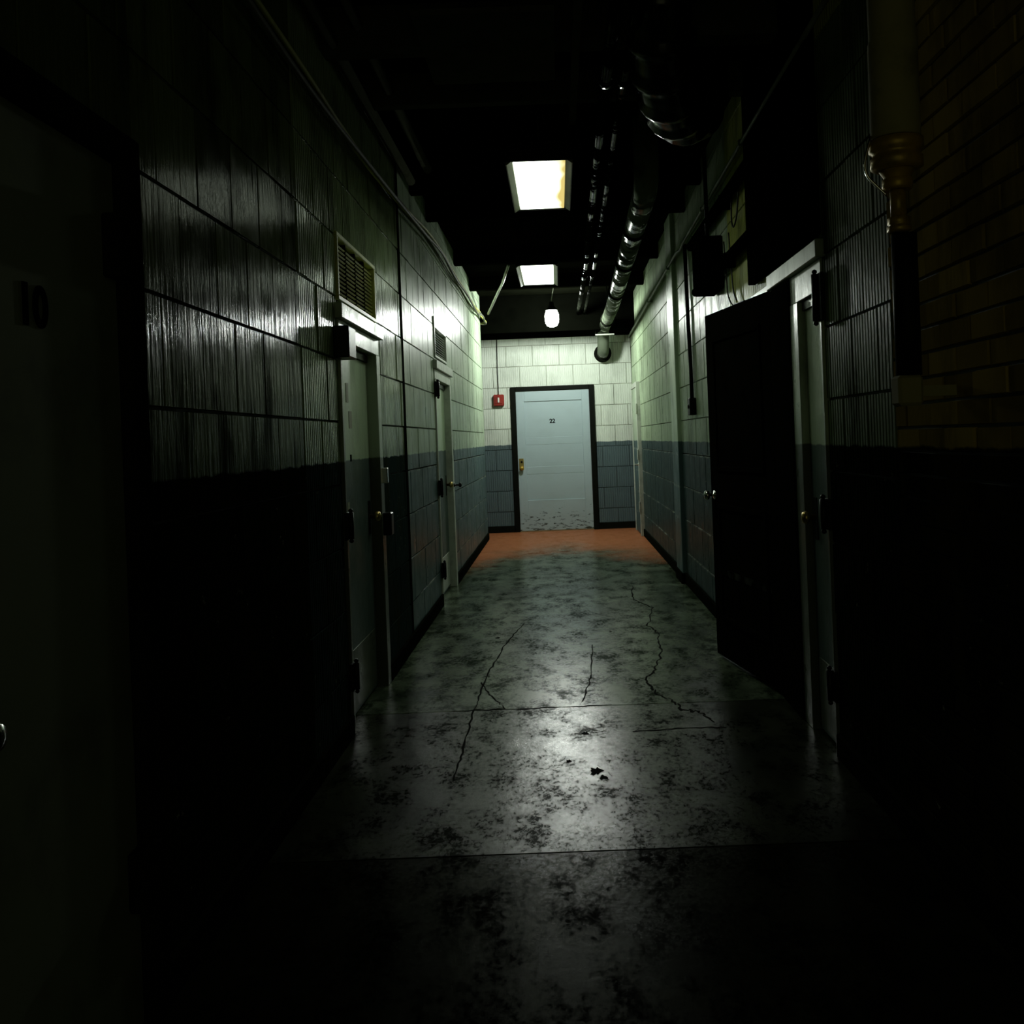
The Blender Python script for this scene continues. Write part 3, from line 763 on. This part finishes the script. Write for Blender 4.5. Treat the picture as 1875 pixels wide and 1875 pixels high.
# thin twin pipes
for i, (x0, x1, z, r_, lb) in enumerate(((0.30, 0.345, 3.13, 0.030, 'thin black overhead pipe right of the panel lamps, left one of the pair'), (0.385, 0.43, 3.12, 0.020, 'thin black overhead pipe right of the panel lamps, right one of the pair'))):
    root = thing('ceiling_pipe', lb, 'pipe', ((x0 + x1) / 2, 7.5, z), 'thin ceiling pipes')
    bm = bm_new(); tube(bm, [(x0, 2.0, z), (x0, 5.2, z), (x1, 10.2, z), (x1, 13.8, z)], r_, 12); obj('pipe', bm, 'pipe_dark', root)
    for y in (4.8, 6.4, 8.6, 10.5):
        t = min(max((y - 5.2) / 5.0, 0), 1); xx = x0 + (x1 - x0) * t
        bm = bm_new(); lathe(bm, (xx, y, z), [(r_, 0), (r_ + .012, .003), (r_ + .012, .045), (r_, .048)], (0, 1, 0), 12); k = obj('coupling', bm, 'pipe_dark', root)
        bm = bm_new(); tube(bm, [(xx, y + .02, z + r_), (xx, y + .02, ZC)], 0.005, 6); obj('hanger_rod', bm, 'pipe_dark', k)

# flexible ribbed duct
root = thing('flexible_duct', 'black ribbed flexible duct sagging from the ceiling right of the nearer lamp', 'duct', (0.60, 4.6, 2.78))
path = arc_pts([(0.50, 4.05, 3.42), (0.51, 4.25, 3.15), (0.56, 4.5, 2.98), (0.66, 4.8, 2.95), (0.78, 5.05, 3.08), (0.82, 5.2, 3.42)], 14)
rr = [0.135 + (0.022 if (i % 7) in (2, 3) else 0.0) for i in range(len(path))]
bm = bm_new(); tube(bm, path, rr, 20); obj('hose', bm, 'duct', root)

# conduit on the right wall near the ceiling
root = thing('wall_conduit', 'thin pale conduit running the length of the right wall near the ceiling', 'conduit', (1.09, 8.0, 2.95))
bm = bm_new(); tube(bm, [(1.085, 3.6, 3.02), (1.085, 5.0, 3.005), (1.085, 8.1, 2.955), (1.085, 8.3, 2.93), (1.085, 8.5, 2.955), (1.085, 8.7, 2.955), (1.09, 14.1, 2.86), (1.10, 14.7, 2.85)], 0.012, 8); obj('tube', bm, 'conduit', root)
for y in (5.5, 7.0, 9.2, 11.2):
    bm = bm_new(); zz = 3.005 - (y - 5) * 0.016; box(bm, 1.068, 1.135, y, y + 0.025, zz - 0.018, zz + 0.018, 0.003); obj('clip', bm, 'conduit', root)
# two dark pipes over the black door
for (z, y0, y1, lb) in ((2.44, 4.7, 7.4, 'dark pipe along the right wall just above the ajar black door'), (2.82, 4.7, 7.6, 'dark pipe high on the right wall over the ajar black door, upper of two')):
    bm = bm_new(); tube(bm, [(1.075, y0, z), (1.075, y1, z)], 0.034, 12)
    for y in (y0 + .3, (y0 + y1) / 2, y1 - .2): box(bm, 1.06, 1.132, y, y + .03, z - .045, z + .045)
    tag(recenter(obj('wall_pipe', bm, 'matte'), (1.075, (y0 + y1) / 2, z)), lb, 'pipe', 'dark wall pipes')
# dark electrical box
root = thing('electrical_box', 'black electrical box on the right wall beyond the ajar door', 'box', (1.06, 6.65, 2.33))
bm = bm_new(); box(bm, 0.985, XR, 6.48, 6.86, 2.33, 2.68, 0.008); obj('case', bm, 'matte', root)
bm = bm_new(); box(bm, 0.975, 0.985, 6.50, 6.84, 2.35, 2.66, 0.004); obj('cover', bm, 'matte', root)
bm = bm_new(); tube(bm, [(1.06, 6.67, 2.68), (1.06, 6.67, ZC)], 0.014, 8); obj('conduit', bm, 'black', root)
# loose wires
for (pts, lb) in (([(1.105, 6.30, 2.60), (1.108, 6.28, 2.44), (1.11, 6.25, 2.26), (1.112, 6.12, 2.17), (1.112, 5.95, 2.155), (1.112, 5.72, 2.14)], 'thin black wire drooping on the yellowed wall, nearer the box'),
                  ([(1.105, 6.12, 2.62), (1.108, 6.10, 2.46), (1.11, 6.06, 2.26), (1.112, 5.98, 2.18)], 'thin black wire drooping on the yellowed wall, nearer the black door'),
                  ([(1.105, 5.98, 2.80), (1.09, 5.92, 2.66), (1.09, 5.86, 2.60), (1.10, 5.80, 2.66), (1.105, 5.74, 2.80)], 'thin black wire looping between the two dark wall pipes')):
    bm = bm_new(); tube(bm, arc_pts(pts, 5), 0.005, 6); tag(recenter(obj('loose_wire', bm, 'wire'), pts[-1]), lb, 'wire', 'loose wires')
# switch box with its drop
root = thing('switch_box', 'small black switch box with a black conduit drop on the right wall', 'switch', (1.10, 8.05, 1.55))
bm = bm_new(); box(bm, 1.075, XR, 8.0, 8.12, 1.53, 1.67, 0.006); obj('box', bm, 'black', root)
bm = bm_new(); tube(bm, [(1.105, 8.06, 1.67), (1.105, 8.06, 1.9), (1.105, 8.12, 2.3), (1.105, 8.16, 2.95)], 0.016, 8); obj('conduit', bm, 'black', root)
bm = bm_new(); tube(bm, [(1.112, 8.13, 1.67), (1.112, 8.15, 2.2), (1.112, 8.20, 2.95)], 0.008, 6); obj('cable', bm, 'black', root)
bm = bm_new(); box(bm, 1.066, 1.075, 8.045, 8.075, 1.585, 1.615, 0.002); obj('toggle', bm, 'black', root)

# cables on the left wall
root = thing('cable_bundle', 'sagging bundle of yellowish cables along the top of the left wall', 'cable', (-0.99, 10.0, 3.0))
for i in range(4):
    pts = []
    for (y, z) in ((2.6, 2.95), (4.0, 2.93), (5.4, 2.93), (6.6, 3.00), (7.6, 3.06), (8.6, 3.10), (10.0, 3.08), (11.1, 3.11), (12.4, 3.07), (13.3, 3.12), (13.72, 3.10)):
        pts.append((XL + 0.03 + 0.012 * i + random.uniform(0, .02), y, z - 0.018 * i + random.uniform(-.02, .02)))
    pts.append((XL + 0.06, 13.86, 3.06 - .01 * i)); pts.append((XL - 0.2, 13.86, 3.06 - .01 * i))
    bm = bm_new(); tube(bm, arc_pts(pts, 5), 0.011, 6); obj('cable', bm, 'cable_yellow' if i in (0, 2) else 'cable_grey', root)
bm = bm_new(); tube(bm, [(-0.90, 13.5, 3.13), (-0.60, 11.8, 3.28), (-0.5, 11.3, 3.40)], 0.018, 8)
tag(recenter(obj('brace_rod', bm, 'steel'), (-0.90, 13.5, 3.13)), 'slanting grey rod rising from the left wall corner to the ceiling', 'rod')
# dark conduits at the top of the near left wall
for (x, z, lb) in ((-0.98, 3.25, 'dim conduit under the ceiling at the near top left, the one against the wall'), (-0.86, 3.33, 'dim conduit under the ceiling at the near top left, the one farther from the wall')):
    bm = bm_new(); tube(bm, [(x, 0.5, z), (x, 7.0, z)], 0.03, 10)
    tag(recenter(obj('ceiling_conduit', bm, 'beam'), (x, 3.7, z)), lb, 'conduit', 'near left ceiling conduits')

# fire alarm pull station
AX, AZ = -0.875, 1.985
root = thing('fire_alarm', 'small red fire alarm box left of the blue door', 'alarm', (AX, YE, AZ - 0.085))
bm = bm_new(); box(bm, AX - .08, AX + .08, YE - 0.065, YE - 0.002, AZ - .085, AZ + .085, 0.012); obj('case', bm, 'red', root)
bm = bm_new(); box(bm, AX - .055, AX + .055, YE - 0.075, YE - 0.064, AZ - .055, AZ + .055, 0.005); fp = obj('front_plate', bm, 'red', root)
bm = bm_new(); box(bm, AX - .012, AX + .012, YE - 0.092, YE - 0.074, AZ - .035, AZ + .04, 0.004); obj('pull_handle', bm, 'white', fp)
bm = bm_new(); tube(bm, [(AX, YE - 0.02, AZ + 0.08), (AX - 0.005, YE - 0.012, 2.4), (AX + 0.005, YE - 0.012, 2.92)], 0.006, 6)
tag(recenter(obj('alarm_wire', bm, 'wire'), (AX, YE - .02, AZ + .08)), 'thin dark wire running up the end wall from the red alarm', 'wire')

# black panel over the right-hand doors
root = thing('transom_panel', 'black boarded panel above the green grey door on the right wall', 'panel', (XR, 4.9, 2.2))
for k, (a_, b_) in enumerate(((4.10, 4.57), (4.57, 5.04), (5.04, 5.47))):
    bm = bm_new(); box(bm, XR - 0.045, XR - 0.003, a_ + .002, b_ - .002, 2.19, ZC - 0.01, 0.004); obj('board', bm, 'matte', root)

# brass pipe drop on the near right wall
PX, PY = 0.985, 2.78
root = thing('riser_pipe', 'pipe drop with pale insulation and brass fittings in front of the near brick wall', 'pipe', (PX, PY, 1.5))
bm = bm_new(); lathe(bm, (PX, PY, 2.19), [(0.066, 0), (0.068, 0.01), (0.068, 0.27), (0.064, 0.28), (0.066, 0.9), (0.066, 1.22)], (0, 0, 1), 24); obj('insulation', bm, 'insul', root)
bm = bm_new(); lathe(bm, (PX, PY, 2.10), [(0.055, 0), (0.072, 0.008), (0.072, 0.035), (0.066, 0.04), (0.066, 0.05), (0.075, 0.055), (0.075, 0.085), (0.05, 0.09)], (0, 0, 1), 24); obj('flange', bm, 'brass', root)
bm = bm_new(); lathe(bm, (PX, PY, 2.045), [(0.036, 0), (0.042, 0.006), (0.042, 0.03), (0.036, 0.034), (0.05, 0.056)], (0, 0, 1), 20); obj('reducer', bm, 'brass', root)
bm = bm_new(); lathe(bm, (PX, PY, 1.97), [(0.022, 0), (0.022, 0.076)], (0, 0, 1), 16); obj('stem', bm, 'brass', root)
bm = bm_new(); lathe(bm, (PX, PY, 1.925), [(0.026, 0), (0.034, 0.004), (0.034, 0.018), (0.028, 0.02), (0.032, 0.024), (0.032, 0.042), (0.022, 0.046)], (0, 0, 1), 6); obj('union_nut', bm, 'brass', root)
bm = bm_new(); lathe(bm, (PX + 0.012, PY, 1.52), [(0.036, 0), (0.036, 0.40)], (0, 0, 1), 18); obj('lower_pipe', bm, 'black', root)
bm = bm_new(); box(bm, PX - 0.030, PX + 0.040, PY - 0.035, PY + 0.035, 1.435, 1.52, 0.008); box(bm, PX + 0.035, XR, PY + 0.0, PY + 0.02, 1.46, 1.49); o = obj('bracket', bm, 'insul', root); o['label'] = 'yellowish block bracket'
bm = bm_new(); tube(bm, arc_pts([(PX - 0.07, PY, 2.20), (PX - 0.09, PY, 2.13), (PX - 0.085, PY, 2.09), (PX - 0.06, PY, 2.06), (PX - 0.03, PY, 2.03)], 4), 0.004, 6); o = obj('tie_wire', bm, 'chrome', root)
